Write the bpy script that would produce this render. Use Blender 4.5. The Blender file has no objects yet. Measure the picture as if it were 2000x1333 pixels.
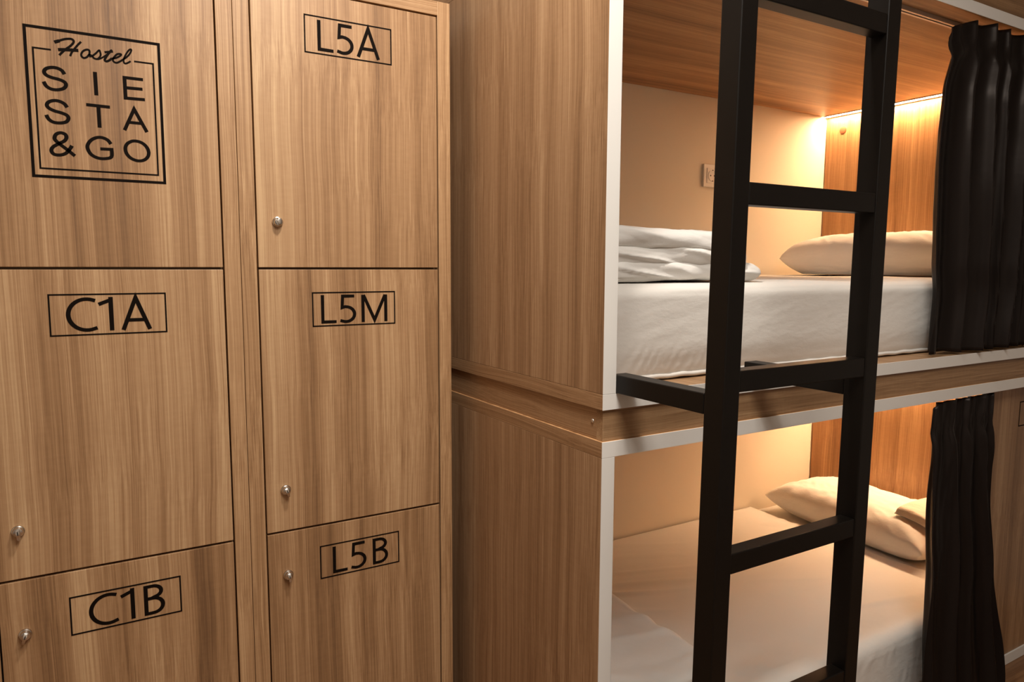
import bpy, bmesh, math, random
from mathutils import Vector, Matrix, noise
PI = math.pi
random.seed(7)
C = bpy.context.scene.collection
SC = bpy.context.scene

# ------------------------------------------------------------------ camera
cd = bpy.data.cameras.new('camera'); cam = bpy.data.objects.new('camera', cd); C.objects.link(cam)
cd.sensor_width = 36.0; cd.lens = 1402.183/2000*36.0; cd.clip_start = 0.02
_rt = Vector((0.858019, -0.513604, 0.003847)); _up = Vector((0.050927, 0.092525, 0.994407)); _fw = Vector((0.511087, 0.853024, -0.105545))
cam.matrix_world = Matrix(((_rt.x, _up.x, -_fw.x, 0), (_rt.y, _up.y, -_fw.y, 0), (_rt.z, _up.z, -_fw.z, 1.27565), (0, 0, 0, 1)))
SC.camera = cam

# ------------------------------------------------------------------ world, lamps, exposure
w = bpy.data.worlds.new('world'); SC.world = w; w.use_nodes = True
w.node_tree.nodes['Background'].inputs[0].default_value = (1.0, 0.93, 0.84, 1)
w.node_tree.nodes['Background'].inputs[1].default_value = 0.02
def area(name, loc, sx, sy, power, col, rot=(0, 0, 0)):
    l = bpy.data.lights.new(name, 'AREA'); l.shape = 'RECTANGLE'; l.size = sx; l.size_y = sy; l.energy = power; l.color = col
    o = bpy.data.objects.new(name, l); C.objects.link(o); o.location = loc; o.rotation_euler = rot
    return o
area('ceiling_spot_light', (0.50, 0.84, 2.50), 0.16, 0.16, 25.0, (1.0, 0.92, 0.83))
area('ceiling_lamp_light', (0.52, -0.10, 2.50), 0.80, 0.80, 36.0, (1.0, 0.94, 0.86))
SC.view_settings.view_transform = 'Standard'; SC.view_settings.look = 'None'
SC.view_settings.gamma = 1.0; SC.view_settings.use_curve_mapping = False
SC.view_settings.exposure = 0.0
LED_POWER = 280.0

# ------------------------------------------------------------------ materials
def new_mat(name):
    m = bpy.data.materials.new(name); m.use_nodes = True
    nt = m.node_tree; b = nt.nodes['Principled BSDF']
    return m, nt, b
def plain(name, col, rough=0.5, metal=0.0, spec=0.5, nscale=0, namt=0.0, bump=0.0, bscale=300):
    m, nt, b = new_mat(name)
    b.inputs['Base Color'].default_value = (*col, 1); b.inputs['Roughness'].default_value = rough
    b.inputs['Metallic'].default_value = metal; b.inputs['Specular IOR Level'].default_value = spec
    tc = nt.nodes.new('ShaderNodeTexCoord')
    if namt:
        n = nt.nodes.new('ShaderNodeTexNoise'); n.inputs['Scale'].default_value = nscale; n.inputs['Detail'].default_value = 4
        nt.links.new(tc.outputs['Object'], n.inputs['Vector'])
        r = nt.nodes.new('ShaderNodeMapRange'); r.inputs['To Min'].default_value = 1-namt; r.inputs['To Max'].default_value = 1+namt
        nt.links.new(n.outputs['Fac'], r.inputs['Value'])
        mx = nt.nodes.new('ShaderNodeVectorMath'); mx.operation = 'SCALE'; mx.inputs[0].default_value = col
        nt.links.new(r.outputs[0], mx.inputs['Scale']); nt.links.new(mx.outputs[0], b.inputs['Base Color'])
    if bump:
        n2 = nt.nodes.new('ShaderNodeTexNoise'); n2.inputs['Scale'].default_value = bscale; n2.inputs['Detail'].default_value = 3
        nt.links.new(tc.outputs['Object'], n2.inputs['Vector'])
        bp = nt.nodes.new('ShaderNodeBump'); bp.inputs['Strength'].default_value = bump; bp.inputs['Distance'].default_value = 0.002
        nt.links.new(n2.outputs['Fac'], bp.inputs['Height']); nt.links.new(bp.outputs[0], b.inputs['Normal'])
    return m
def wood(name, axis, tint=(1, 1, 1), rough=0.42, contrast=1.0, fine=1.0):
    """straight-grained laminate; axis is the grain direction"""
    m, nt, b = new_mat(name); N = nt.nodes.new; K = nt.links.new
    tc = N('ShaderNodeTexCoord'); oi = N('ShaderNodeObjectInfo')
    off = N('ShaderNodeVectorMath'); off.operation = 'SCALE'; off.inputs[0].default_value = (7.3, 9.1, 5.7)
    K(oi.outputs['Random'], off.inputs['Scale'])
    add = N('ShaderNodeVectorMath'); add.operation = 'ADD'; K(tc.outputs['Object'], add.inputs[0]); K(off.outputs[0], add.inputs[1])
    # slow wander of the grain
    wn = N('ShaderNodeTexNoise'); wn.inputs['Scale'].default_value = 1.6; wn.inputs['Detail'].default_value = 2
    K(add.outputs[0], wn.inputs['Vector'])
    ws = N('ShaderNodeVectorMath'); ws.operation = 'SCALE'; ws.inputs['Scale'].default_value = 0.030
    K(wn.outputs['Color'], ws.inputs[0])
    base = N('ShaderNodeVectorMath'); base.operation = 'ADD'; K(add.outputs[0], base.inputs[0]); K(ws.outputs[0], base.inputs[1])
    def layer(across, along, detail, rough_=0.5):
        mp = N('ShaderNodeMapping'); sc = [across]*3; sc['xyz'.index(axis)] = along
        mp.inputs['Scale'].default_value = sc; K(base.outputs[0], mp.inputs['Vector'])
        n = N('ShaderNodeTexNoise'); n.inputs['Scale'].default_value = 1.0; n.inputs['Detail'].default_value = detail; n.inputs['Roughness'].default_value = rough_
        K(mp.outputs[0], n.inputs['Vector']); return n.outputs['Fac']
    def mul(s, k):
        q = N('ShaderNodeMath'); q.operation = 'MULTIPLY_ADD'; q.inputs[1].default_value = k; q.inputs[2].default_value = -0.5*k
        K(s, q.inputs[0]); return q.outputs[0]
    def sm(a, c):
        q = N('ShaderNodeMath'); q.operation = 'ADD'; K(a, q.inputs[0]); K(c, q.inputs[1]); return q.outputs[0]
    f3 = layer(400, 0.8, 3, 0.65)
    v = sm(sm(mul(layer(19, 0.20, 1.5), 0.95*contrast), mul(layer(60, 0.25, 2.5, 0.55), 0.62*contrast)), mul(f3, 0.88*fine))
    v = sm(v, mul(layer(5, 0.15, 1), 0.40*contrast))
    v = sm(v, mul(layer(45, 130, 2), 0.09))
    sh = N('ShaderNodeMath'); sh.operation = 'ADD'; sh.inputs[1].default_value = 0.5; K(v, sh.inputs[0])
    cr = N('ShaderNodeValToRGB'); K(sh.outputs[0], cr.inputs['Fac'])
    e = cr.color_ramp.elements
    def t(c): return (c[0]*tint[0], c[1]*tint[1], c[2]*tint[2], 1)
    e[0].position = 0.10; e[0].color = t((0.180, 0.098, 0.048))
    e[1].position = 0.92; e[1].color = t((0.60, 0.41, 0.232))
    q = e.new(0.36); q.color = t((0.300, 0.170, 0.082))
    q = e.new(0.60); q.color = t((0.420, 0.256, 0.134))
    K(cr.outputs[0], b.inputs['Base Color']); b.inputs['Roughness'].default_value = rough
    b.inputs['Specular IOR Level'].default_value = 0.35
    bp = N('ShaderNodeBump'); bp.inputs['Strength'].default_value = 0.12; bp.inputs['Distance'].default_value = 0.001
    K(f3, bp.inputs['Height']); K(bp.outputs[0], b.inputs['Normal'])
    return m
def fabric(name, col, rough=0.85, weave=900, bump=0.15, sheen=0.15, spec=0.2):
    m, nt, b = new_mat(name); N = nt.nodes.new; K = nt.links.new
    b.inputs['Base Color'].default_value = (*col, 1); b.inputs['Roughness'].default_value = rough
    b.inputs['Sheen Weight'].default_value = sheen; b.inputs['Specular IOR Level'].default_value = spec
    tc = N('ShaderNodeTexCoord')
    n1 = N('ShaderNodeTexNoise'); n1.inputs['Scale'].default_value = weave; n1.inputs['Detail'].default_value = 2
    n2 = N('ShaderNodeTexNoise'); n2.inputs['Scale'].default_value = 28; n2.inputs['Detail'].default_value = 4
    mp = N('ShaderNodeMapping'); mp.inputs['Scale'].default_value = (1.0, 1.0, 2.2); mp.inputs['Rotation'].default_value = (0.3, 0.5, 0.4)
    K(tc.outputs['Object'], n1.inputs['Vector']); K(tc.outputs['Object'], mp.inputs['Vector']); K(mp.outputs[0], n2.inputs['Vector'])
    a = N('ShaderNodeMath'); a.operation = 'MULTIPLY_ADD'; a.inputs[1].default_value = 6.0; K(n2.outputs['Fac'], a.inputs[0]); K(n1.outputs['Fac'], a.inputs[2])
    bp = N('ShaderNodeBump'); bp.inputs['Strength'].default_value = bump; bp.inputs['Distance'].default_value = 0.0012
    K(a.outputs[0], bp.inputs['Height']); K(bp.outputs[0], b.inputs['Normal'])
    return m
def emit(name, col, s):
    m, nt, b = new_mat(name)
    b.inputs['Base Color'].default_value = (0.9, 0.85, 0.75, 1)
    b.inputs['Emission Color'].default_value = (*col, 1); b.inputs['Emission Strength'].default_value = s
    return m
M_DOOR = wood('laminate_vertical', 'z', (0.89, 0.86, 0.83), contrast=1.1, fine=1.1)
M_FRAME = wood('laminate_frame_vertical', 'z', (0.98, 0.96, 0.93), contrast=0.45, fine=1.4)
M_FRAMEX = wood('laminate_frame_horizontal', 'x', (0.98, 0.96, 0.93), contrast=0.45, fine=1.6)
M_PANEL = wood('bunk_laminate_vertical', 'z', (0.88, 0.86, 0.87), contrast=0.8, fine=1.25)
M_BOARDY = wood('bunk_laminate_along_y', 'y', (0.90, 0.87, 0.85), contrast=0.55)
M_BOARDX = wood('bunk_laminate_along_x', 'x', (0.84, 0.83, 0.81), contrast=1.05)
M_WARMLIT_X = wood('bunk_laminate_warm_lit_along_x', 'x', (0.98, 0.84, 0.70), contrast=1.1)  # bunk laminate for the ceilings, orange bounced light tinted into its colour
M_WARMLIT_Z = wood('bunk_laminate_warm_lit_vertical', 'z', (1.0, 0.88, 0.74), contrast=0.8)  # same laminate on the head panels, warm glow put into the tint
M_FLOOR = wood('floor_laminate', 'x', (0.62, 0.52, 0.46), contrast=0.7)
M_EDGE = plain('white_edge_band', (0.74, 0.72, 0.68), 0.45, namt=0.03, nscale=9)
M_WALL = plain('cream_paint', (0.80, 0.70, 0.555), 0.8, namt=0.02, nscale=5, bump=0.05, bscale=400)
M_ROOM = plain('room_paint', (0.50, 0.45, 0.40), 0.85, namt=0.02, nscale=3)
M_CEIL = plain('ceiling_paint', (0.80, 0.78, 0.74), 0.9, namt=0.02, nscale=3)
M_INK = plain('black_vinyl', (0.0065, 0.0042, 0.003), 0.65, spec=0.04, namt=0.1, nscale=30)
M_STEEL = plain('black_powder_coat', (0.0052, 0.0038, 0.0028), 0.40, spec=0.20, namt=0.2, nscale=20, bump=0.05, bscale=900)
M_NICKEL = plain('nickel', (0.62, 0.58, 0.53), 0.24, metal=1.0, namt=0.08, nscale=90)
M_SLOT = plain('dark_keyway', (0.02, 0.017, 0.015), 0.6, namt=0.1, nscale=60)
M_SHEET = fabric('white_cotton', (0.76, 0.73, 0.68))
M_DUVET = fabric('white_duvet_cotton', (0.80, 0.775, 0.73), bump=0.25)
M_TOWEL = fabric('cream_waffle_towel', (0.74, 0.66, 0.54), weave=260, bump=0.7)
M_CURT = fabric('dark_satin', (0.0088, 0.0066, 0.0058), rough=0.34, weave=1300, bump=0.04, sheen=0.0, spec=0.17)
M_CURT.node_tree.nodes['Principled BSDF'].inputs['Specular Tint'].default_value = (1.0, 0.87, 0.79, 1)
M_ALU = plain('aluminium_rail', (0.55, 0.52, 0.48), 0.38, metal=0.8, namt=0.05, nscale=50)
M_SOCK = plain('socket_plastic', (0.80, 0.74, 0.66), 0.35, namt=0.02, nscale=30)
M_CAP = plain('brown_cap_plastic', (0.24, 0.075, 0.024), 0.6, namt=0.05, nscale=60)
M_SCREW = plain('zinc_screw', (0.7, 0.66, 0.6), 0.3, metal=0.9, namt=0.05, nscale=60)
M_LED = emit('led_lens', (1.0, 0.63, 0.35), LED_POWER)

# ------------------------------------------------------------------ mesh helpers
def obj(name, bm, mat, parent=None, bevel=0.0, smooth=False, seg=2):
    me = bpy.data.meshes.new(name); bm.normal_update(); bm.to_mesh(me); bm.free()
    me.materials.append(mat)
    o = bpy.data.objects.new(name, me); C.objects.link(o)
    if parent: o.parent = parent
    if bevel:
        b = o.modifiers.new('bevel', 'BEVEL'); b.width = bevel; b.segments = seg; b.limit_method = 'ANGLE'
    if smooth:
        for p in me.polygons: p.use_smooth = True
    return o
def bx(bm, x0, x1, y0, y1, z0, z1):
    v = [bm.verts.new((x, y, z)) for x in (x0, x1) for y in (y0, y1) for z in (z0, z1)]
    for f in ((0, 1, 3, 2), (4, 6, 7, 5), (0, 4, 5, 1), (2, 3, 7, 6), (0, 2, 6, 4), (1, 5, 7, 3)): bm.faces.new([v[i] for i in f])
    return bm
def box(name, mat, x0, x1, y0, y1, z0, z1, parent=None, bevel=0.0008, at=None):
    if at: x0 -= at[0]; x1 -= at[0]; y0 -= at[1]; y1 -= at[1]; z0 -= at[2]; z1 -= at[2]
    return obj(name, bx(bmesh.new(), x0, x1, y0, y1, z0, z1), mat, parent, bevel)
def tag(o, label=None, cat=None, group=None, kind=None):
    if label: o['label'] = label
    if cat: o['category'] = cat
    if group: o['group'] = group
    if kind: o['kind'] = kind
    return o
def thing(name, loc, label, cat, group=None):
    o = bpy.data.objects.new(name, None); C.objects.link(o); o.location = loc; o.empty_display_size = 0.05
    return tag(o, label, cat, group)
def lathe(bm, prof, seg, place):
    """prof: (r, h) pairs; place maps (a, b, h) to a point"""
    rings = []
    for r, h in prof:
        rings.append([bm.verts.new(place(r*math.cos(2*PI*i/seg), r*math.sin(2*PI*i/seg), h)) for i in range(seg)])
    for a, b in zip(rings, rings[1:]):
        for i in range(seg): bm.faces.new((a[i], a[(i+1) % seg], b[(i+1) % seg], b[i]))
    bm.faces.new(rings[-1]); bm.faces.new(rings[0][::-1])
    return bm
def roundbox(size, r, n, disp=None, rz=None):
    """rounded box centred on x,y with its base at z=0; n: cuts per axis; r: edge radius"""
    sx, sy, sz = size; bm = bmesh.new(); rz = rz or r
    def mapped(u, v, w_):
        p = Vector(((u-.5)*sx, (v-.5)*sy, (w_-.5)*sz))
        q = Vector((max(-sx/2+r, min(sx/2-r, p.x)), max(-sy/2+r, min(sy/2-r, p.y)), max(-sz/2+rz, min(sz/2-rz, p.z))))
        d = p-q
        if d.length > 1e-9:
            e = Vector((d.x/r, d.y/r, d.z/rz)); m_ = max(abs(e.x), abs(e.y), abs(e.z)); e = e.normalized()*m_
            nn = Vector((e.x/r, e.y/r, e.z/rz)).normalized(); p = q+Vector((e.x*r, e.y*r, e.z*rz))
        else:
            nn = Vector((0, 0, 0))
        if nn.length < .5:
            a = [abs(u-.5), abs(v-.5), abs(w_-.5)]; k = a.index(max(a)); nn = Vector((0, 0, 0)); nn[k] = 1 if (u, v, w_)[k] > .5 else -1
        p.z += sz/2
        if disp: p = p+disp(p, nn)
        return p
    nx, ny, nz = n; seen = {}
    def V(i, j, k):
        if (i, j, k) not in seen: seen[(i, j, k)] = bm.verts.new(mapped(i/nx, j/ny, k/nz))
        return seen[(i, j, k)]
    for i in range(nx):
        for j in range(ny):
            bm.faces.new((V(i, j, nz), V(i+1, j, nz), V(i+1, j+1, nz), V(i, j+1, nz)))
            bm.faces.new((V(i, j+1, 0), V(i+1, j+1, 0), V(i+1, j, 0), V(i, j, 0)))
    for i in range(nx):
        for k in range(nz):
            bm.faces.new((V(i, 0, k), V(i+1, 0, k), V(i+1, 0, k+1), V(i, 0, k+1)))
            bm.faces.new((V(i, ny, k+1), V(i+1, ny, k+1), V(i+1, ny, k), V(i, ny, k)))
    for j in range(ny):
        for k in range(nz):
            bm.faces.new((V(nx, j, k), V(nx, j+1, k), V(nx, j+1, k+1), V(nx, j, k+1)))
            bm.faces.new((V(0, j, k+1), V(0, j+1, k+1), V(0, j+1, k), V(0, j, k)))
    return bm
def nz_(x, y, z): return noise.noise(Vector((x, y, z)))
def grid(nu, nv, f):
    bm = bmesh.new(); g = [[bm.verts.new(f(i/nu, j/nv)) for j in range(nv+1)] for i in range(nu+1)]
    for i in range(nu):
        for j in range(nv): bm.faces.new((g[i][j], g[i+1][j], g[i+1][j+1], g[i][j+1]))
    return bm
# flat lettering: ribbons of constant width on a plane, (x, z) points, y = face
def catmull(pts, n=6):
    if len(pts) < 3: return pts
    out = []; P = [pts[0]]+list(pts)+[pts[-1]]
    for i in range(1, len(P)-2):
        a, b, c, d = P[i-1], P[i], P[i+1], P[i+2]
        for k in range(n):
            t = k/n
            out.append(tuple(0.5*(2*b[q]+(c[q]-a[q])*t+(2*a[q]-5*b[q]+4*c[q]-d[q])*t*t+(3*b[q]-a[q]-3*c[q]+d[q])*t**3) for q in (0, 1)))
    out.append(pts[-1]); return out
def ribbon(bm, pts, w_, y, closed=False, wv=None, th=0.0004):
    """wv: stroke width for horizontal strokes when it differs from the vertical ones"""
    n = len(pts); L = []; R = []
    def wid(d):
        if wv is None: return w_
        return math.sqrt((w_*d.y)**2+(wv*d.x)**2)
    for i in range(n):
        p = Vector(pts[i])
        a = Vector(pts[i-1]) if (i > 0 or closed) else None
        c = Vector(pts[(i+1) % n]) if (i < n-1 or closed) else None
        d1 = (p-a).normalized() if a is not None else None
        d2 = (c-p).normalized() if c is not None else None
        d1 = d1 or d2; d2 = d2 or d1
        n1 = Vector((-d1.y, d1.x)); n2 = Vector((-d2.y, d2.x)); m_ = n1+n2
        m_ = n1 if m_.length < 1e-4 else m_.normalized()
        k = (wid(d1)+wid(d2))/4/max(0.32, m_.dot(n1))
        L.append(p+m_*k); R.append(p-m_*k)
    ribbon.n = getattr(ribbon, 'n', 0)+1; th = th+(ribbon.n % 12)*0.00002
    fr = lambda q: bm.verts.new((q.x, y-th, q.y)); bk = lambda q: bm.verts.new((q.x, y, q.y))
    fL = [fr(q) for q in L]; fR = [fr(q) for q in R]; bL = [bk(q) for q in L]; bR = [bk(q) for q in R]
    for i in range(n if closed else n-1):
        j = (i+1) % n
        bm.faces.new((fR[i], fR[j], fL[j], fL[i])); bm.faces.new((fL[i], fL[j], bL[j], bL[i])); bm.faces.new((bR[i], bR[j], fR[j], fR[i]))
    if not closed:
        bm.faces.new((fL[0], bL[0], bR[0], fR[0])); bm.faces.new((fL[-1], fR[-1], bR[-1], bL[-1]))
def arc(cx, cy, rx, ry, a0, a1, n=14):
    return [(cx+rx*math.cos(math.radians(a0+(a1-a0)*i/n)), cy+ry*math.sin(math.radians(a0+(a1-a0)*i/n))) for i in range(n+1)]
# capital letters, unit = metres, cap height .062; stroke centre lines
HC = 0.062; W = 0.0074; q = W/2
GL = {
 'L': (0.034, [[(q, HC), (q, q*.85), (0.034, q*.85)]]),
 '5': (0.038, [[(0.034, HC-q*.85), (0.0075, HC-q*.85), (0.006, HC*.545), (0.013, HC*.575)]+arc(0.0145, HC*.305, 0.0195, HC*.265, 88, -100, 16)+[(0.0015, HC*.085)]]),
 'A': (0.052, [[(q*.9, 0), (0.026, HC-.001), (0.052-q*.9, 0)], [(0.012, HC*.30), (0.040, HC*.30)]]),
 'M': (0.061, [[(q, 0), (q, HC-.001)], [(q+.0015, HC-.0015), (0.0305, q*1.2), (0.061-q-.0015, HC-.0015)], [(0.061-q, HC-.001), (0.061-q, 0)]]),
 'B': (0.037, [[(q, 0), (q, HC)], [(q, HC-q*.85), (0.014, HC-q*.85)]+arc(0.0165, HC*.765, 0.0150, HC*.185, 80, -80, 12)+[(0.013, HC*.545), (q, HC*.545)],
               [(0.013, HC*.545), (0.016, HC*.545)]+arc(0.0170, HC*.30, 0.0168, HC*.245, 82, -82, 14)+[(0.013, q*.85), (q, q*.85)]]),
 'C': (0.050, [[(0.0475, HC*.915)]+arc(0.0330, HC*.50, 0.0296, HC*.465, 68, 292, 26)+[(0.0490, HC*.095)]]),
 '1': (0.0245, [[(0.0008, HC*.80), (0.0215, HC-.004), ], [(0.0245-q, HC+.001), (0.0245-q, 0)]]),
}
def text_plate(bm, x0, x1, z0, z1, y, word, gaps, zoff=0.0):
    ribbon(bm, [(x0, z0), (x1, z0), (x1, z1), (x0, z1)], 0.0027, y, closed=True)
    tw = sum(GL[c][0] for c in word)+sum(gaps); x = gaps and (x0+x1)/2-tw/2; zb = (z0+z1)/2-HC/2+zoff
    for c, g in zip(word, list(gaps)+[0]):
        for s in GL[c][1]: ribbon(bm, [(x+px, zb+pz) for px, pz in s], W, y, wv=W*.86)
        x += GL[c][0]+g

# ------------------------------------------------------------------ room shell
def struct(name, mat, *b): return tag(box(name, mat, *b, bevel=0), kind='structure')
RX0, RX1, RY0, RY1, RH = -1.5, 3.1, -1.25, 2.05, 2.52
struct('floor', M_FLOOR, RX0-.1, RX1+.1, RY0-.1, RY1+.1, -.08, 0)
struct('ceiling', M_CEIL, RX0-.1, RX1+.1, RY0-.1, RY1+.1, RH, RH+.08)
struct('wall_back', M_WALL, RX0-.1, RX1+.1, RY1, RY1+.1, 0, RH)
struct('wall_front', M_ROOM, RX0-.1, RX1+.1, RY0-.1, RY0, 0, RH)
struct('wall_left', M_ROOM, RX0-.1, RX0, RY0, RY1, 0, RH)
struct('wall_right', M_ROOM, RX1, RX1+.1, RY0, RY1, 0, RH)

# ------------------------------------------------------------------ lockers
YF = 1.55; ZR = [1.8398, 1.2662, 0.695, 0.1225]; G = 0.0032
def make_lock(parent, x, z, y, ang, kind):
    bm = bmesh.new(); pl = lambda a, b, h: (x+a, y-h, z+b)
    lathe(bm, [(0.0108, 0.0), (0.0110, 0.0025), (0.0103, 0.0042), (0.0092, 0.0048), (0.0090, 0.0085), (0.0078, 0.0112), (0.004, 0.0122)], 28, pl)
    ca, sa = math.cos(ang), math.sin(ang)
    def P(a, b, h): return bm.verts.new((x+a*ca-b*sa, y-h, z+a*sa+b*ca))
    if kind == 'wing':     # turn lever hanging from the centre of the barrel
        prof = [(0.006, 0.0030, 0.0135), (0.001, 0.0040, 0.0165), (-0.006, 0.0036, 0.0165), (-0.0125, 0.0029, 0.0140), (-0.0150, 0.0018, 0.0115)]
    else:                  # slotted dome: a ridge across the full barrel
        prof = [(0.0085, 0.0022, 0.0105), (0.005, 0.0030, 0.0140), (0, 0.0033, 0.0150), (-0.005, 0.0030, 0.0140), (-0.0085, 0.0022, 0.0105)]
    rows = [[P(-w_, b, 0.006), P(-w_*.75, b, h), P(w_*.75, b, h), P(w_, b, 0.006)] for b, w_, h in prof]
    for r0, r1 in zip(rows, rows[1:]):
        for i in range(3): bm.faces.new((r0[i], r1[i], r1[i+1], r0[i+1]))
    bm.faces.new(rows[0]); bm.faces.new(rows[-1][::-1])
    nf = len(bm.faces)
    k = -1 if kind == 'wing' else 1
    a0 = 0.0 if kind == 'wing' else -0.0062
    hh = 0.0168 if kind == 'wing' else 0.0117
    vs = [P(a0+dx, dz, hh) for dx, dz in ((-.0009, -.0035), (.0009, -.0035), (.0009, .003), (-.0009, .003))]
    vb = [P(a0+dx, dz, hh-.004) for dx, dz in ((-.0009, -.0035), (.0009, -.0035), (.0009, .003), (-.0009, .003))]
    bm.faces.new(vs); bm.faces.new(vb[::-1])
    for i in range(4): bm.faces.new((vs[i], vb[i], vb[(i+1) % 4], vs[(i+1) % 4]))
    bm.normal_update(); bm.faces.ensure_lookup_table()
    for f in bm.faces[nf:]: f.material_index = 1
    o = obj('lock', bm, M_NICKEL, parent); o.data.materials.append(M_SLOT)
    for f in o.data.polygons: f.use_smooth = True
    b = o.modifiers.new('edges', 'EDGE_SPLIT'); b.split_angle = math.radians(32)
    tag(o, label='nickel turn lock'); return o
LOGO={'S':[[(-0.0062,1.6117),(-0.0096,1.6174),(-0.0161,1.6207),(-0.0245,1.6211),(-0.0332,1.6179),(-0.0367,1.6123),(-0.0338,1.6067),(-0.0256,1.6035),(-0.0147,1.6015),(-0.007,1.5982),(-0.0048,1.5929),(-0.0087,1.5869),(-0.0181,1.5833),(-0.0277,1.5835),(-0.0347,1.5877),(-0.0383,1.5949)]],'S2':[[(-0.0051,1.5542),(-0.009,1.5599),(-0.0155,1.5633),(-0.0234,1.5641),(-0.0321,1.561),(-0.0357,1.5554),(-0.0332,1.5502),(-0.025,1.5461),(-0.0141,1.5436),(-0.0062,1.5402),(-0.004,1.5348),(-0.0081,1.5285),(-0.0175,1.5257),(-0.0273,1.5261),(-0.0343,1.5308),(-0.0375,1.5378)]],'I':[[(0.0414,1.6222),(0.0418,1.581)]],'E':[[(0.0887,1.6211),(0.089,1.5794)],[(0.0856,1.6187),(0.1193,1.6187)],[(0.0894,1.6005),(0.1178,1.6011)],[(0.0859,1.5816),(0.1209,1.5824)]],'T':[[(0.0248,1.5626),(0.0625,1.5622)],[(0.044,1.5627),(0.0442,1.5238)]],'A':[[(0.0845,1.523),(0.102,1.563),(0.1218,1.5229)],[(0.0932,1.5381),(0.1147,1.5379)]],'&':[[(0.0025,1.4694),(-0.0088,1.4795),(-0.0253,1.4937),(-0.0267,1.5013),(-0.0228,1.5066),(-0.0166,1.5086),(-0.0105,1.5063),(-0.009,1.5009),(-0.0124,1.4948),(-0.0212,1.4891),(-0.0302,1.4827),(-0.0332,1.4761),(-0.0296,1.47),(-0.0205,1.4692),(-0.0116,1.4728),(-0.0051,1.4806),(-0.0012,1.4872)]],'G':[[(0.0608,1.4956),(0.0558,1.5024),(0.047,1.506),(0.0378,1.505),(0.0287,1.4992),(0.0231,1.4894),(0.0245,1.4801),(0.0299,1.4727),(0.04,1.4683),(0.0516,1.4685),(0.0608,1.4728),(0.0614,1.4872)],[(0.0434,1.4854),(0.0645,1.486)]],'O':[[(0.1232,1.4852),(0.1223,1.4796),(0.1195,1.4748),(0.1153,1.4711),(0.1097,1.4689),(0.1037,1.4685),(0.0977,1.4699),(0.0922,1.4728),(0.0879,1.4771),(0.0851,1.4824),(0.0842,1.488),(0.0849,1.4934),(0.0877,1.4984),(0.0919,1.5019),(0.0972,1.5043),(0.1032,1.5047),(0.1093,1.5035),(0.1149,1.5006),(0.1192,1.4962),(0.1221,1.4909),(0.1232,1.4852)]]}
SCRIPT=[(3.2,[(-0.0183,1.6649),(-0.0101,1.6693),(-0.0016,1.6731),(0.007,1.6746),(0.0107,1.6723),(0.0102,1.6683),(0.0056,1.6624),(-0.0017,1.6557),(-0.0076,1.6494),(-0.0122,1.6438)]),(3.0,[(0.0223,1.6721),(0.017,1.6658),(0.0118,1.6585),(0.0071,1.6515),(0.0043,1.6447)]),(4.6,[(-0.0136,1.6531),(-0.0003,1.6549),(0.0174,1.6563)]),(4.6,[(-0.0186,1.6652),(-0.0109,1.6686)]),(2.8,[(0.0338,1.6498),(0.0349,1.6573),(0.0326,1.6599),(0.0288,1.6591),(0.0245,1.656),(0.0217,1.6509),(0.0222,1.6466),(0.0256,1.6444),(0.0304,1.6469),(0.0338,1.6511),(0.0384,1.6501)]),(2.6,[(0.0338,1.6483),(0.0384,1.6497),(0.0446,1.6554),(0.0499,1.6614),(0.0516,1.6582),(0.0521,1.6534),(0.0493,1.6481),(0.0456,1.6455),(0.0412,1.6464),(0.0389,1.6494)]),(2.4,[(0.0426,1.6459),(0.047,1.6453),(0.0515,1.6472),(0.0575,1.6517),(0.0637,1.6574),(0.0707,1.6655)]),(3.4,[(0.0699,1.6645),(0.0645,1.6576),(0.0597,1.6495),(0.0583,1.6453),(0.0608,1.6436),(0.0653,1.6459),(0.0699,1.6503)]),(3.2,[(0.0586,1.6593),(0.0721,1.6627)]),(2.8,[(0.0699,1.6498),(0.0767,1.652),(0.0829,1.6562),(0.0853,1.6591),(0.0831,1.6601),(0.0786,1.6587),(0.0738,1.6532),(0.0713,1.648),(0.0733,1.6442),(0.0778,1.6436),(0.0832,1.6469),(0.0874,1.6503)]),(2.6,[(0.0874,1.6503),(0.0933,1.6552),(0.0989,1.6619),(0.1023,1.669),(0.1012,1.6709),(0.0978,1.6683),(0.0928,1.6602),(0.0894,1.6523),(0.0888,1.6472),(0.0905,1.6442),(0.0944,1.6452),(0.1003,1.6494)])]
def hostel_logo(bm, y):
    def frame_line(pts, w_): ribbon(bm, pts, w_, y)
    ribbon(bm, [(-.0621, 1.4300), (.1484, 1.4300), (.1484, 1.6870), (-.0621, 1.6870)], 0.0054, y, closed=True, wv=0.0042)
    frame_line([(-.0245, 1.6512), (-.0513, 1.6512), (-.0513, 1.4440), (.1376, 1.4440), (.1376, 1.6500), (.1060, 1.6500)], 0.0028)
    for k, strokes in LOGO.items():
        for s in strokes:
            pts = s if k in 'IETA' else (s if k == 'O' else catmull(s, 5))
            if k == 'O': ribbon(bm, catmull(s, 4)[:-1], 0.0062, y, closed=True, wv=0.0052)
            else: ribbon(bm, pts, 0.0062, y, wv=0.0052)
    for w_, s in SCRIPT: ribbon(bm, catmull(s, 5), w_*0.00115, y)
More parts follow.
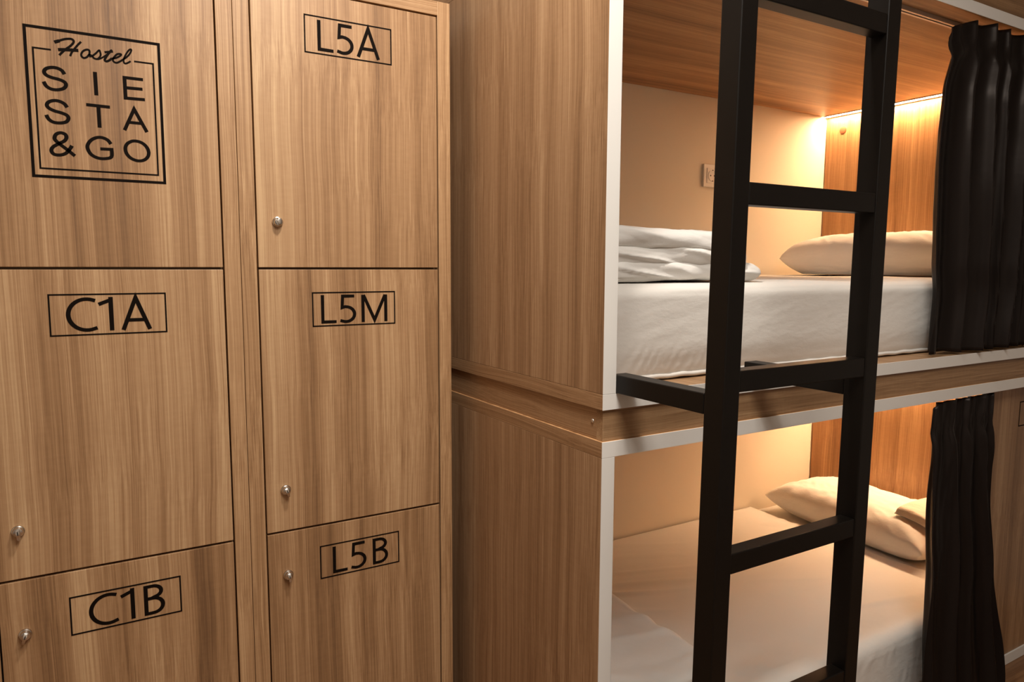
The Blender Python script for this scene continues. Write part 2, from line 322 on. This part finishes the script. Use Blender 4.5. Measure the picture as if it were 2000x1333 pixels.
def locker(x0, x1, label, rows):
    """x0..x1 outer width; rows top to bottom: (sign word or None, gaps, sign box, lock spec)"""
    o0 = ((x0+x1)/2, 1.80, 0.0); t = 0.031
    c = thing('locker_cabinet', o0, label, 'locker', 'locker cabinets along the wall')
    B = lambda n, m_, *b, bev=0.0007: box(n, m_, *b, parent=c, bevel=bev, at=o0)
    B('side_panel', M_FRAME, x0, x0+t, YF, 2.045, 0, 1.871); B('side_panel', M_FRAME, x1-t, x1, YF, 2.045, 0, 1.871)
    B('top_panel', M_FRAMEX, x0+t, x1-t, YF, 2.045, 1.871-t, 1.871)
    B('back_panel', M_FRAME, x0+t, x1-t, 2.03, 2.045, .10, 1.84)
    B('plinth', M_FRAMEX, x0+t, x1-t, YF+.012, YF+.03, 0, .1205)
    for z in ZR[1:3]: B('shelf', M_FRAMEX, x0+t, x1-t, YF+.024, 2.03, z-.009, z+.009)
    B('bottom_panel', M_FRAMEX, x0+t, x1-t, YF+.031, 2.03, .100, .1205)
    for i, (word, gaps, sb, lk) in enumerate(rows):
        d = B('door', M_DOOR, x0+t+G, x1-t-G, YF, YF+.019, ZR[i+1]+G*.72, ZR[i]-G*(.72 if i else 1.2), bev=0.0010)
        bm = bmesh.new()
        if word: text_plate(bm, *sb, YF, word, gaps); nm, lb = 'number_sign', 'black lettering ' + word + ' in a thin black box'
        else: hostel_logo(bm, YF); nm, lb = 'logo', 'black square hostel logo with lettering'
        bmesh.ops.translate(bm, verts=bm.verts, vec=(-o0[0], -o0[1], -o0[2]))
        tag(obj(nm, bm, M_INK, d), label=lb)
        if lk: make_lock(d, lk[0]-o0[0], lk[1]-o0[2], YF-o0[1], lk[2], lk[3])
locker(-.193, .2819, 'oak laminate locker column whose top door has the black hostel logo', [
    (None, None, None, None),
    ('C1A', (0.002, 0.012), (-.0520, .1396, 1.1431, 1.2181), (-.1215, .7883, 0.06, 'wing')),
    ('C1B', (0.004, 0.016), (-.0487, .1425, .5684, .6423), (-.1215, .5905, -0.30, 'wing'))])
locker(.2829, .7581, 'oak laminate locker column with doors L5A, L5M and L5B beside the bunk', [
    ('L5A', (0.0065, 0.0065), (.4244, .6139, 1.7153, 1.7899), (.3579, 1.3626, 0.35, 'dome')),
    ('L5M', (0.0070, 0.0120), (.4269, .6142, 1.1416, 1.2140), (.3581, .7888, 0.30, 'wing')),
    ('L5B', (0.0075, 0.0150), (.4303, .6164, .5712, .6455), (.3581, .5970, 0.12, 'wing'))])

# ------------------------------------------------------------------ bunk bed
X0, XI, XR, XE = 0.8140, 0.8441, 2.818, 2.848
BF, BB = 1.0316, 2.045
ZA, ZB, ZC, ZD, ZE, ZT = 1.0380, 1.0083, 0.9481, 0.9178, 1.9181, 1.9473
bo = (1.83, 1.54, 0.0)
bunk = thing('bunk_bed', bo, 'built-in two-tier wooden capsule bunk with white front edges', 'bunk bed')
def BK(n, m_, *b, bev=0.0006, par=None): return box(n, m_, *b, parent=par or bunk, bevel=bev, at=bo)
def edged(n, m_, x0, x1, y0, y1, z0, z1):
    """board with a white band glued along its front edge"""
    p = BK(n, m_, x0, x1, y0+.0015, y1, z0, z1); BK('edge_band', M_EDGE, x0, x1, y0, y0+.0015, z0, z1, par=p, bev=0.0004); return p
edged('end_panel', M_PANEL, X0, XI, BF, BB, ZA+.0004, ZE-.0004)
edged('end_panel', M_PANEL, X0, XI, BF, BB, .0358, ZD-.0004)
edged('platform_board', M_BOARDY, X0, XE, BF, BB, ZB, ZA)
for z0, z1 in ((ZE, ZT), (ZD, ZC)):
    cb = edged('ceiling_board', M_WARMLIT_X, X0+.0012, XE, BF, BB, z0, z1)
    BK('edge_band', M_BOARDY, X0, X0+.0012, BF+.0015, BB, z0, z1, par=cb, bev=0.0003)
    BK('edge_band', M_EDGE, X0, X0+.0012, BF, BF+.0015, z0, z1, par=cb, bev=0.0003)
BK('base_board', M_BOARDY, X0, XE, 1.082, BB, .001, .0352)
fb = BK('fascia', M_BOARDX, X0+.005, XE, BF+.006, BF+.0245, ZC+.0002, ZB-.0002)
BK('fascia', M_BOARDX, X0+.005, XE, BF+.006, BF+.0245, ZT+.0002, ZT+.12)
sf = BK('side_fascia', M_BOARDY, X0+.0055, X0+.0235, BF+.0247, BB, ZC+.0002, ZB-.0002)
BK('side_fascia', M_BOARDY, X0+.0055, X0+.0235, BF+.0247, BB, ZT+.0002, ZT+.12)
bm = lathe(bmesh.new(), [(0.0042, 0.0), (0.0042, 0.0008), (0.0030, 0.0018), (0.0010, 0.0012)], 16, lambda a, b, h: (X0+.0055-h-bo[0], 1.069+a-bo[1], .982+b))
tag(obj('screw', bm, M_SCREW, sf, smooth=True), label='small bright screw head')
hp = BK('head_panel', M_WARMLIT_Z, XR, XE, BF+.002, BB, ZA+.0004, ZE-.0004)
BK('head_panel', M_WARMLIT_Z, XR, XE, BF+.05, BB, .0358, ZD-.0004)
bm = lathe(bmesh.new(), [(0.0165, 0.0), (0.0165, 0.0010), (0.0155, 0.0018), (0.008, 0.0020)], 32, lambda a, b, h: (XR-h-bo[0], 1.967+a-bo[1], 1.853+b))
tag(obj('cover_cap', bm, M_CAP, hp, smooth=True), label='round brown plastic cap')
# closed front of the lower bunk past the curtain, with the next number box
fp = BK('front_panel', M_PANEL, 2.262, XE, 1.062, 1.080, .0355, ZD-.0006)
bm = bmesh.new(); ribbon(bm, [(2.458, .787), (2.648, .787), (2.648, .862), (2.458, .862)], 0.0030, 1.062, closed=True)
bmesh.ops.translate(bm, verts=bm.verts, vec=(-bo[0], -bo[1], 0))
tag(obj('number_frame', bm, M_INK, fp), label='thin black rectangle for a number')
BK('plinth', M_EDGE, 2.262, XE, 1.058, 1.080, .001, .0352)

# LED profiles under the two bunk ceilings
for zc, lb in ((ZE, 'glowing warm LED strip along the upper bunk ceiling corner'), (ZD, 'warm LED strip hidden under the lower bunk ceiling')):
    t = thing('led_strip', (XR-.020, 1.56, zc), lb, 'light strip', 'LED strips of the bunks')
    y0, y1 = -.46, .482
    # flat aluminium channel on the ceiling, lens flush in it and facing down
    bm = bmesh.new(); bx(bm, -.0095, .0085, y0, y1, -.0018, -.0004); bx(bm, -.0095, -.0083, y0, y1, -.0040, -.0018); bx(bm, .0073, .0085, y0, y1, -.0055, -.0018)
    obj('channel', bm, M_ALU, t)
    bm = bx(bmesh.new(), -.0079, .0069, y0+.004, y1-.004, -.0037, -.0020)
    obj('lens', bm, M_LED, t)

# curtain rails
def rail(x0, x1, y, z, lb):
    bm = bmesh.new(); bx(bm, x0, x1, y-.0090, y+.0090, z-.003, z-.0003)
    bx(bm, x0, x1, y-.0090, y-.0075, z-.011, z-.003); bx(bm, x0, x1, y+.0075, y+.0090, z-.011, z-.003)
    bx(bm, x0, x1, y-.0075, y-.0025, z-.011, z-.0098); bx(bm, x0, x1, y+.0025, y+.0075, z-.011, z-.0098)
    tag(obj('curtain_rail', bm, M_ALU), lb, 'curtain rail')
rail(XI+.002, XR-.016, 1.100, ZE, 'thin grey aluminium curtain rail under the upper bunk ceiling')
rail(XI+.002, 2.255, 1.076, ZD, 'aluminium curtain rail under the lower bunk ceiling board')

# ------------------------------------------------------------------ ladder
lean = 0.016; LZ = 1.09
lad = thing('bunk_ladder', (1.02, .79, 0), 'black steel tube ladder standing in front of the two bunks', 'ladder')
def lx(z): return lean*(z-LZ)
def tube(name, x0, x1, y0, y1, z0, z1, horizontal=False):
    bm = bx(bmesh.new(), x0, x1, y0, y1, z0, z1)
    for v in bm.verts: v.co = (v.co.x+lx((z0+z1)/2 if horizontal else v.co.z)-1.02, v.co.y-.79, v.co.z)
    return obj(name, bm, M_STEEL, lad, bevel=0.0022, seg=3)
LP = (.8441, .8795); RP = (1.2030, 1.2400); LY = (.7705, .8115)
for a, b in (LP, RP):
    tube('post', a, b, *LY, 0.006, 2.16)
    tube('foot', a-.001, b+.001, LY[0]-.001, LY[1]+.001, 0, .0055)
for zt in (.232, .520, .8135, 1.1115, 1.4035, 1.7085, 2.005): tube('rung', LP[1]+.0004, RP[0]-.0004, LY[0]+.0012, LY[0]+.031, zt-.0345, zt, True)
for a, b in (LP, RP): tube('arm', a+.0003, b+.0003, LY[1]+.0004, 1.046, ZA+.0006, ZA+.0350, True)

# ------------------------------------------------------------------ mattresses
def mattress(z0, y0, label, gather):
    sx, sy, sz = XR-XI-.006, BB-y0-.004, .200
    cx, cy = (XI+XR)/2, (y0+BB)/2
    t = thing('mattress', (cx, cy, z0), label, 'mattress', 'mattresses of the bunks')
    def disp(p, n):
        x, y, z = p.x+cx, p.y, p.z
        d = 0.004*nz_(x*3, y*3, z*5)
        if n.y < -.5:
            d -= 0.006*math.exp(-((z-.02)/.03)**2)
            if gather:
                e = max(0, 1-z/.085)*math.exp(-((x-1.02)/.17)**2)
                d += e*(0.0034*math.sin(2*PI*(x-z*.55)/.024+5*nz_(x*11, 0, z*9))*(.5+nz_(x*25, 3, z*6)))
                d += 0.0004*nz_(x*2+z*16, z*50-x*14, 1.7)*min(1, z/.04)
            else:
                d += 0.0014*nz_(x*90, 0, z*6)
        if n.z > .5: d += 0.0025*nz_(x*5, y*5, 3)
        if x-XI < .12 and n.y < -.5: d -= .05*(1-(x-XI)/.12)**2*max(0, 1-z/.14)
        v = Vector((n.x*min(d, 0), n.y*d, n.z*(d if n.z > 0 else 0))); return v
    obj('fitted_sheet', roundbox((sx, sy, sz), .035, (260, 40, 44), disp, rz=.030), M_SHEET, t, smooth=True)
    # elastic hem along the foot of the front side
    bm = bmesh.new(); n = 160; prev = None
    for i in range(n+1):
        x = -sx/2+.07+(sx-.14)*i/n; yy = -sy/2+.0115+.0022*nz_(x*22, 4, 0)
        ring = [bm.verts.new((x, yy+.0056*math.cos(a), .0085+.0016*nz_(x*26, 0, 9)+.0056*math.sin(a))) for a in [2*PI*k/10 for k in range(10)]]
        if prev:
            for k in range(10): bm.faces.new((prev[k], ring[k], ring[(k+1) % 10], prev[(k+1) % 10]))
        else: bm.faces.new(ring[::-1])
        prev = ring
    bm.faces.new(prev)
    obj('elastic_hem', bm, M_SHEET, t, smooth=True)
mattress(ZA+.0005, 1.094, 'thick mattress in a white fitted sheet on the upper bunk', True)
mattress(.0360, 1.104, 'mattress on the lower bunk under a smooth white sheet', False)

# flat sheet over the lower mattress, folded over its front side
zt = .2395; yb = 2.040; yf = 1.100; rr = .032
prof = []
NT = 130
for i in range(NT+1): prof.append((yb-(yb-(yf+rr))*i/NT, zt))
for i in range(1, 9): a = PI/2*i/8; prof.append((yf+rr-rr*math.sin(a), zt-rr+rr*math.cos(a)))
for i in range(1, 31): prof.append((yf, zt-rr-(.15)*i/30))
np_ = len(prof)-1
def sheet(u, v):
    k = min(int(v*np_), np_-1); f = v*np_-k
    y = prof[k][0]*(1-f)+prof[k+1][0]*f; z = prof[k][1]*(1-f)+prof[k+1][1]*f
    x1 = 2.425-.020*math.sin(3.1*v+.4)+.016*nz_(v*4.5, 2, 0)
    x = .852+(x1-.852)*u
    wr = .0075*max(0, 1-4.5*abs(nz_(x*1.1-y*1.4, y*7.5+x*3.0, 5)))*max(0, min(1, nz_(x*2, y*2.5, 4)*2+.7))+.004*max(0, nz_(x*4, y*9, 8))
    on = min(1, k/NT/.3)*(1 if k < NT else .25)
    edge = max(0, 1-abs(u-1)*60)
    h = .0035+wr*on+.002*edge
    if k < NT: z += h
    else: y -= h*1.0+.0016*(1+nz_(x*34+2*nz_(x*9, z*9, 0), z*7, 2))*(1 if z < zt-rr else .3); z += h*max(0, (z-(zt-rr))/rr)
    return Vector((x, y, z))
o = obj('flat_sheet', grid(300, np_, sheet), M_SHEET, smooth=True)
s = o.modifiers.new('thickness', 'SOLIDIFY'); s.thickness = .0022; s.offset = -1
tag(o, 'white flat sheet with soft creases spread over the lower mattress', 'sheet')

# ------------------------------------------------------------------ folded duvets
def duvet(loc, layers, label, seed):
    """layers of one folded quilt: (x0, x1, depth, z0, thickness)"""
    bm = bmesh.new()
    for k, (x0, x1, dy, z0, th) in enumerate(layers):
        def disp(p, n, k=k):
            s = seed+k*7.3
            d = .010*nz_(p.x*5, p.y*5, s)+.005*nz_(p.x*9-p.z*30, p.z*26+p.x*5, s+3)+.0065*max(-.3, 1-abs(nz_(p.x*6+p.z*22+p.y*3, p.y*9-p.z*25, s+9))*5)+.004*nz_(p.x*22+p.y*9, p.y*20, s+2)
            out = Vector((n.x*d*.8, n.y*d, n.z*d*.55))
            out.z += (.010 if k == 2 else .004)*nz_(p.x*4.5+.3, p.y*2.5, s+5)
            if p.z < .01: out.z = max(out.z, -.0005 if k == 0 else -.006)
            return out
        b2 = roundbox((x1-x0, dy, th), min(th*.5, .05), (90, 70, 14), disp, rz=th*.48)
        bmesh.ops.translate(b2, verts=b2.verts, vec=((x0+x1)/2-loc[0], dy/2, z0))
        me = bpy.data.meshes.new('tmp'); b2.to_mesh(me); b2.free(); bm.from_mesh(me); bpy.data.meshes.remove(me)
    o = obj('folded_duvet', bm, M_DUVET, smooth=True); o.location = loc
    return tag(o, label, 'duvet', 'folded duvets on the bunks')
duvet((1.07, 1.125, 1.2412), [(.862, 1.345, .62, 0, .045), (.858, 1.300, .60, .033, .043), (.862, 1.285, .60, .064, .047)],
      'white duvet folded in thick layers on the upper mattress foot end', 11)
duvet((1.04, 1.120, .2590), [(.862, 1.272, .60, 0, .048), (.860, 1.262, .60, .040, .046)],
      'white folded duvet on the lower mattress behind the ladder', 31)

# ------------------------------------------------------------------ pillows and towel
def pillow_h(u, v):
    a, b = max(0, 1-abs(u)**3.4), max(0, 1-abs(v)**4.2)
    return (a*b)**.44
def pillow(name, loc, L, Wd, T, rz, tilt, label, seed):
    n = 72
    def xy(u, v):
        return (u*Wd/2*(1-.055*(1-abs(v)**2)*abs(u)**3), v*L/2*(1-.045*(1-abs(u)**2)*abs(v)**3))
    def wr(u, v):
        r = math.hypot(max(0, abs(u)-.35), max(0, abs(v)-.45))
        ang = math.atan2(abs(v), abs(u))
        return .006*nz_(u*3, v*4, seed)+.010*min(1, r*1.5)*nz_(ang*7, r*2, seed+4)*(.35 if u > .3 else 1)+.0022*(1-3*abs(nz_(u*3+v*2, v*8-u*4, seed+8)))
    bm = bmesh.new(); top = {}; bot = {}
    for i in range(n+1):
        for j in range(n+1):
            u, v = 2*i/n-1, 2*j/n-1; u = math.copysign(abs(u)**.8, u); v = math.copysign(abs(v)**.8, v)
            x, y = xy(u, v); h = pillow_h(u, v); e = i in (0, n) or j in (0, n)
            zm = T*.40
            top[i, j] = bm.verts.new((x, y, zm+T*.60*h+(wr(u, v)*min(1, h*2) if not e else 0)))
            bot[i, j] = top[i, j] if e else bm.verts.new((x, y, zm-min(T*.56*h, T*.40)))
    for i in range(n):
        for j in range(n):
            bm.faces.new((top[i, j], top[i+1, j], top[i+1, j+1], top[i, j+1]))
            bm.faces.new((bot[i, j+1], bot[i+1, j+1], bot[i+1, j], bot[i, j]))
    o = obj(name, bm, M_DUVET, smooth=True); o.location = loc; o.rotation_euler = (0, tilt, rz)
    return tag(o, label, 'pillow', 'pillows at the head end')
pillow('pillow', (2.640, 1.640, 1.2435), .69, .34, .158, 0.02, 0.0, 'plump white pillow on the upper bunk below the lit wooden panel', 3)
pl2 = pillow('pillow', (2.605, 1.625, .2490), .71, .37, .140, -0.10, -0.0, 'white pillow on the lower bunk with a cream towel on it', 21)
# towel: folded slab that follows the pillow's top
M2 = Matrix.Translation((2.605, 1.625, .2490)) @ Matrix.Rotation(-0.10, 4, 'Z')
def towel_bm():
    nu, nv = 40, 36; bm = bmesh.new(); lay = []
    def top_of(x, y):
        p = M2.inverted() @ Vector((x, y, 0)); u, v = p.x/.185, p.y/.355
        if abs(u) > .97 or abs(v) > .97: return .249+.060
        return .249+.140*.40+.140*.60*pillow_h(u, v)
    for lvl in (0, 1):
        L = []
        for i in range(nu+1):
            for j in range(nv+1):
                u, v = i/nu, j/nv
                x = 2.470+.215*u; y = 1.290+.150*v
                e = min(u, 1-u, v, 1-v)
                z = top_of(x, y)+.013
                z += (.024*(min(1, e/.06)**.5)+.0010*math.sin(x*620)*math.sin(y*620) if lvl else 0.0)+.002*nz_(x*20, y*20, 2)
                if lvl and e < 1e-6: z = top_of(x, y)+.015+.002*nz_(x*20, y*20, 2)
                L.append(bm.verts.new((x, y, z)))
        lay.append(L)
    I = lambda i, j: i*(nv+1)+j
    for i in range(nu):
        for j in range(nv):
            a, b = lay[1], lay[0]
            bm.faces.new((a[I(i, j)], a[I(i+1, j)], a[I(i+1, j+1)], a[I(i, j+1)]))
            bm.faces.new((b[I(i, j+1)], b[I(i+1, j+1)], b[I(i+1, j)], b[I(i, j)]))
    for i in range(nu):
        for j in (0, nv):
            bm.faces.new((lay[0][I(i, j)], lay[0][I(i+1, j)], lay[1][I(i+1, j)], lay[1][I(i, j)]))
    for j in range(nv):
        for i in (0, nu):
            bm.faces.new((lay[0][I(i, j)], lay[0][I(i, j+1)], lay[1][I(i, j+1)], lay[1][I(i, j)]))
    bmesh.ops.recalc_face_normals(bm, faces=bm.faces); return bm
tag(obj('folded_towel', towel_bm(), M_TOWEL, smooth=True), 'small folded cream towel lying on the lower bunk pillow', 'towel')

# ------------------------------------------------------------------ wall socket
so = thing('wall_socket', (2.125, RY1, 1.623), 'square plastic power socket on the cream wall of the upper bunk', 'socket')
fr = bx(bmesh.new(), -.0435, .0435, -.010, -.0006, -.0435, .0435)
obj('frame', fr, M_SOCK, so, bevel=.002)
obj('insert_plate', bx(bmesh.new(), -.028, .028, -.0122, -.0102, -.028, .028), M_SOCK, so, bevel=.001)
bm = lathe(bmesh.new(), [(.0225, 0.0), (.0225, .0015), (.0205, .0018), (.0195, .0006), (.004, .0004)], 36, lambda a, b, h: (a, -.0123-h, b))
well = obj('socket_well', bm, M_SOCK, so)
for s in (-1, 1):
    bm = lathe(bmesh.new(), [(.0028, 0.0), (.0028, .0003), (.001, .0003)], 14, lambda a, b, h: (a+s*.0095, -.0129-h, b))
    obj('pin_hole', bm, M_SLOT, well)
    obj('earth_clip', bx(bmesh.new(), -.003, .003, -.0150, -.0124, s*.0205-.0015, s*.0205+.0015), M_SLOT, well)

# ------------------------------------------------------------------ curtains
def curtain(fx0, fx1, fy, ztop, zbot, N, amp, label, seed, head=.075, hang=None, wide=1.32, dip=1.0):
    nu, nv = 420, 80; rnd = random.Random(seed)
    off = [rnd.uniform(-.16, .16) for _ in range(N+3)]; am = [rnd.uniform(.65, 1.25) for _ in range(N+3)]; sk = [rnd.uniform(-.6, .6) for _ in range(N+3)]
    def lerp(L, s):
        k = s*(N+1); i = min(int(k), N); f = k-i; f = f*f*(3-2*f); return L[i]*(1-f)+L[i+1]*f
    H = ztop-zbot
    def f(s, t):
        d = t*H
        ph = 2*PI*(N*s**wide+lerp(off, s)+.10*math.sin(4*t+9*s)*min(1, t*3)+.10*nz_(s*6, t*2, seed))
        hd = math.exp(-(max(0, d-head*.5)/(head*.6))**2)               # 1 in the pleated heading
        a = amp*lerp(am, s)*(.62+.38*min(1, d/.5))*(1-.25*hd)
        cr = 1-math.sqrt(math.sin(ph/2)**2+.006)**.62
        wv = 2.6*cr-.65+.22*math.sin(2*ph+lerp(sk, s)*2)+.10*math.sin(3*ph+seed)
        x = fx0(t)+(fx1(t)-fx0(t))*s+a*.42*math.cos(ph)*(1-.5*hd)+.004*nz_(s*14, t*4, seed+2)
        pin = math.exp(-((d-head*1.05)/.020)**2)                        # gathers pinched where the heading tape ends
        y = fy(t)-a*wv*(1-.45*pin)-.0045*nz_(s*30, t*9, seed+1)*(.4+pin)
        z = ztop-d
        if hang: z -= hang(s)*math.exp(-d/.05)
        z += dip*hd*(.006*math.sin(ph+1.1)-.004)
        if t > .97: z += .003*math.sin(ph*.5)
        return Vector((x, y, z))
    o = obj('curtain', grid(nu, nv, f), M_CURT, smooth=True)
    sdf = o.modifiers.new('thickness', 'SOLIDIFY'); sdf.thickness = .0016; sdf.offset = 0
    return tag(o, label, 'curtain', 'blackout curtains of the bunks')
def seg(pts):
    def g(t):
        for (a, va), (b, vb) in zip(pts, pts[1:]):
            if t <= b: k = (t-a)/(b-a); k = k*k*(3-2*k); return va+(vb-va)*k
        return pts[-1][1]
    return g
curtain(seg([(0, 1.897), (.06, 1.900), (.10, 1.914), (.22, 1.892), (.5, 1.888), (.72, 1.892), (.82, 1.902), (1, 1.889)]), seg([(0, 2.79), (1, 2.79)]),
        seg([(0, 1.051), (.2, 1.054), (1, 1.055)]), 1.9135, 1.046, 13, .025,
        'dark satin curtain drawn to the side of the upper bunk', 5, hang=lambda s: .070*math.exp(-s/.055), dip=.35)
curtain(seg([(0, 1.925), (.12, 1.915), (.4, 1.898), (1, 1.882)]), seg([(0, 2.235), (.10, 2.222), (.2, 2.228), (.6, 2.262), (1, 2.306)]),
        seg([(0, 1.040), (.2, 1.030), (.6, 1.014), (1, 1.000)]), .9155, .012, 4, .020,
        'dark satin curtain hanging to the floor beside the lower bunk', 8, hang=lambda s: .016*math.exp(-s/.06), wide=1.15, dip=.3)
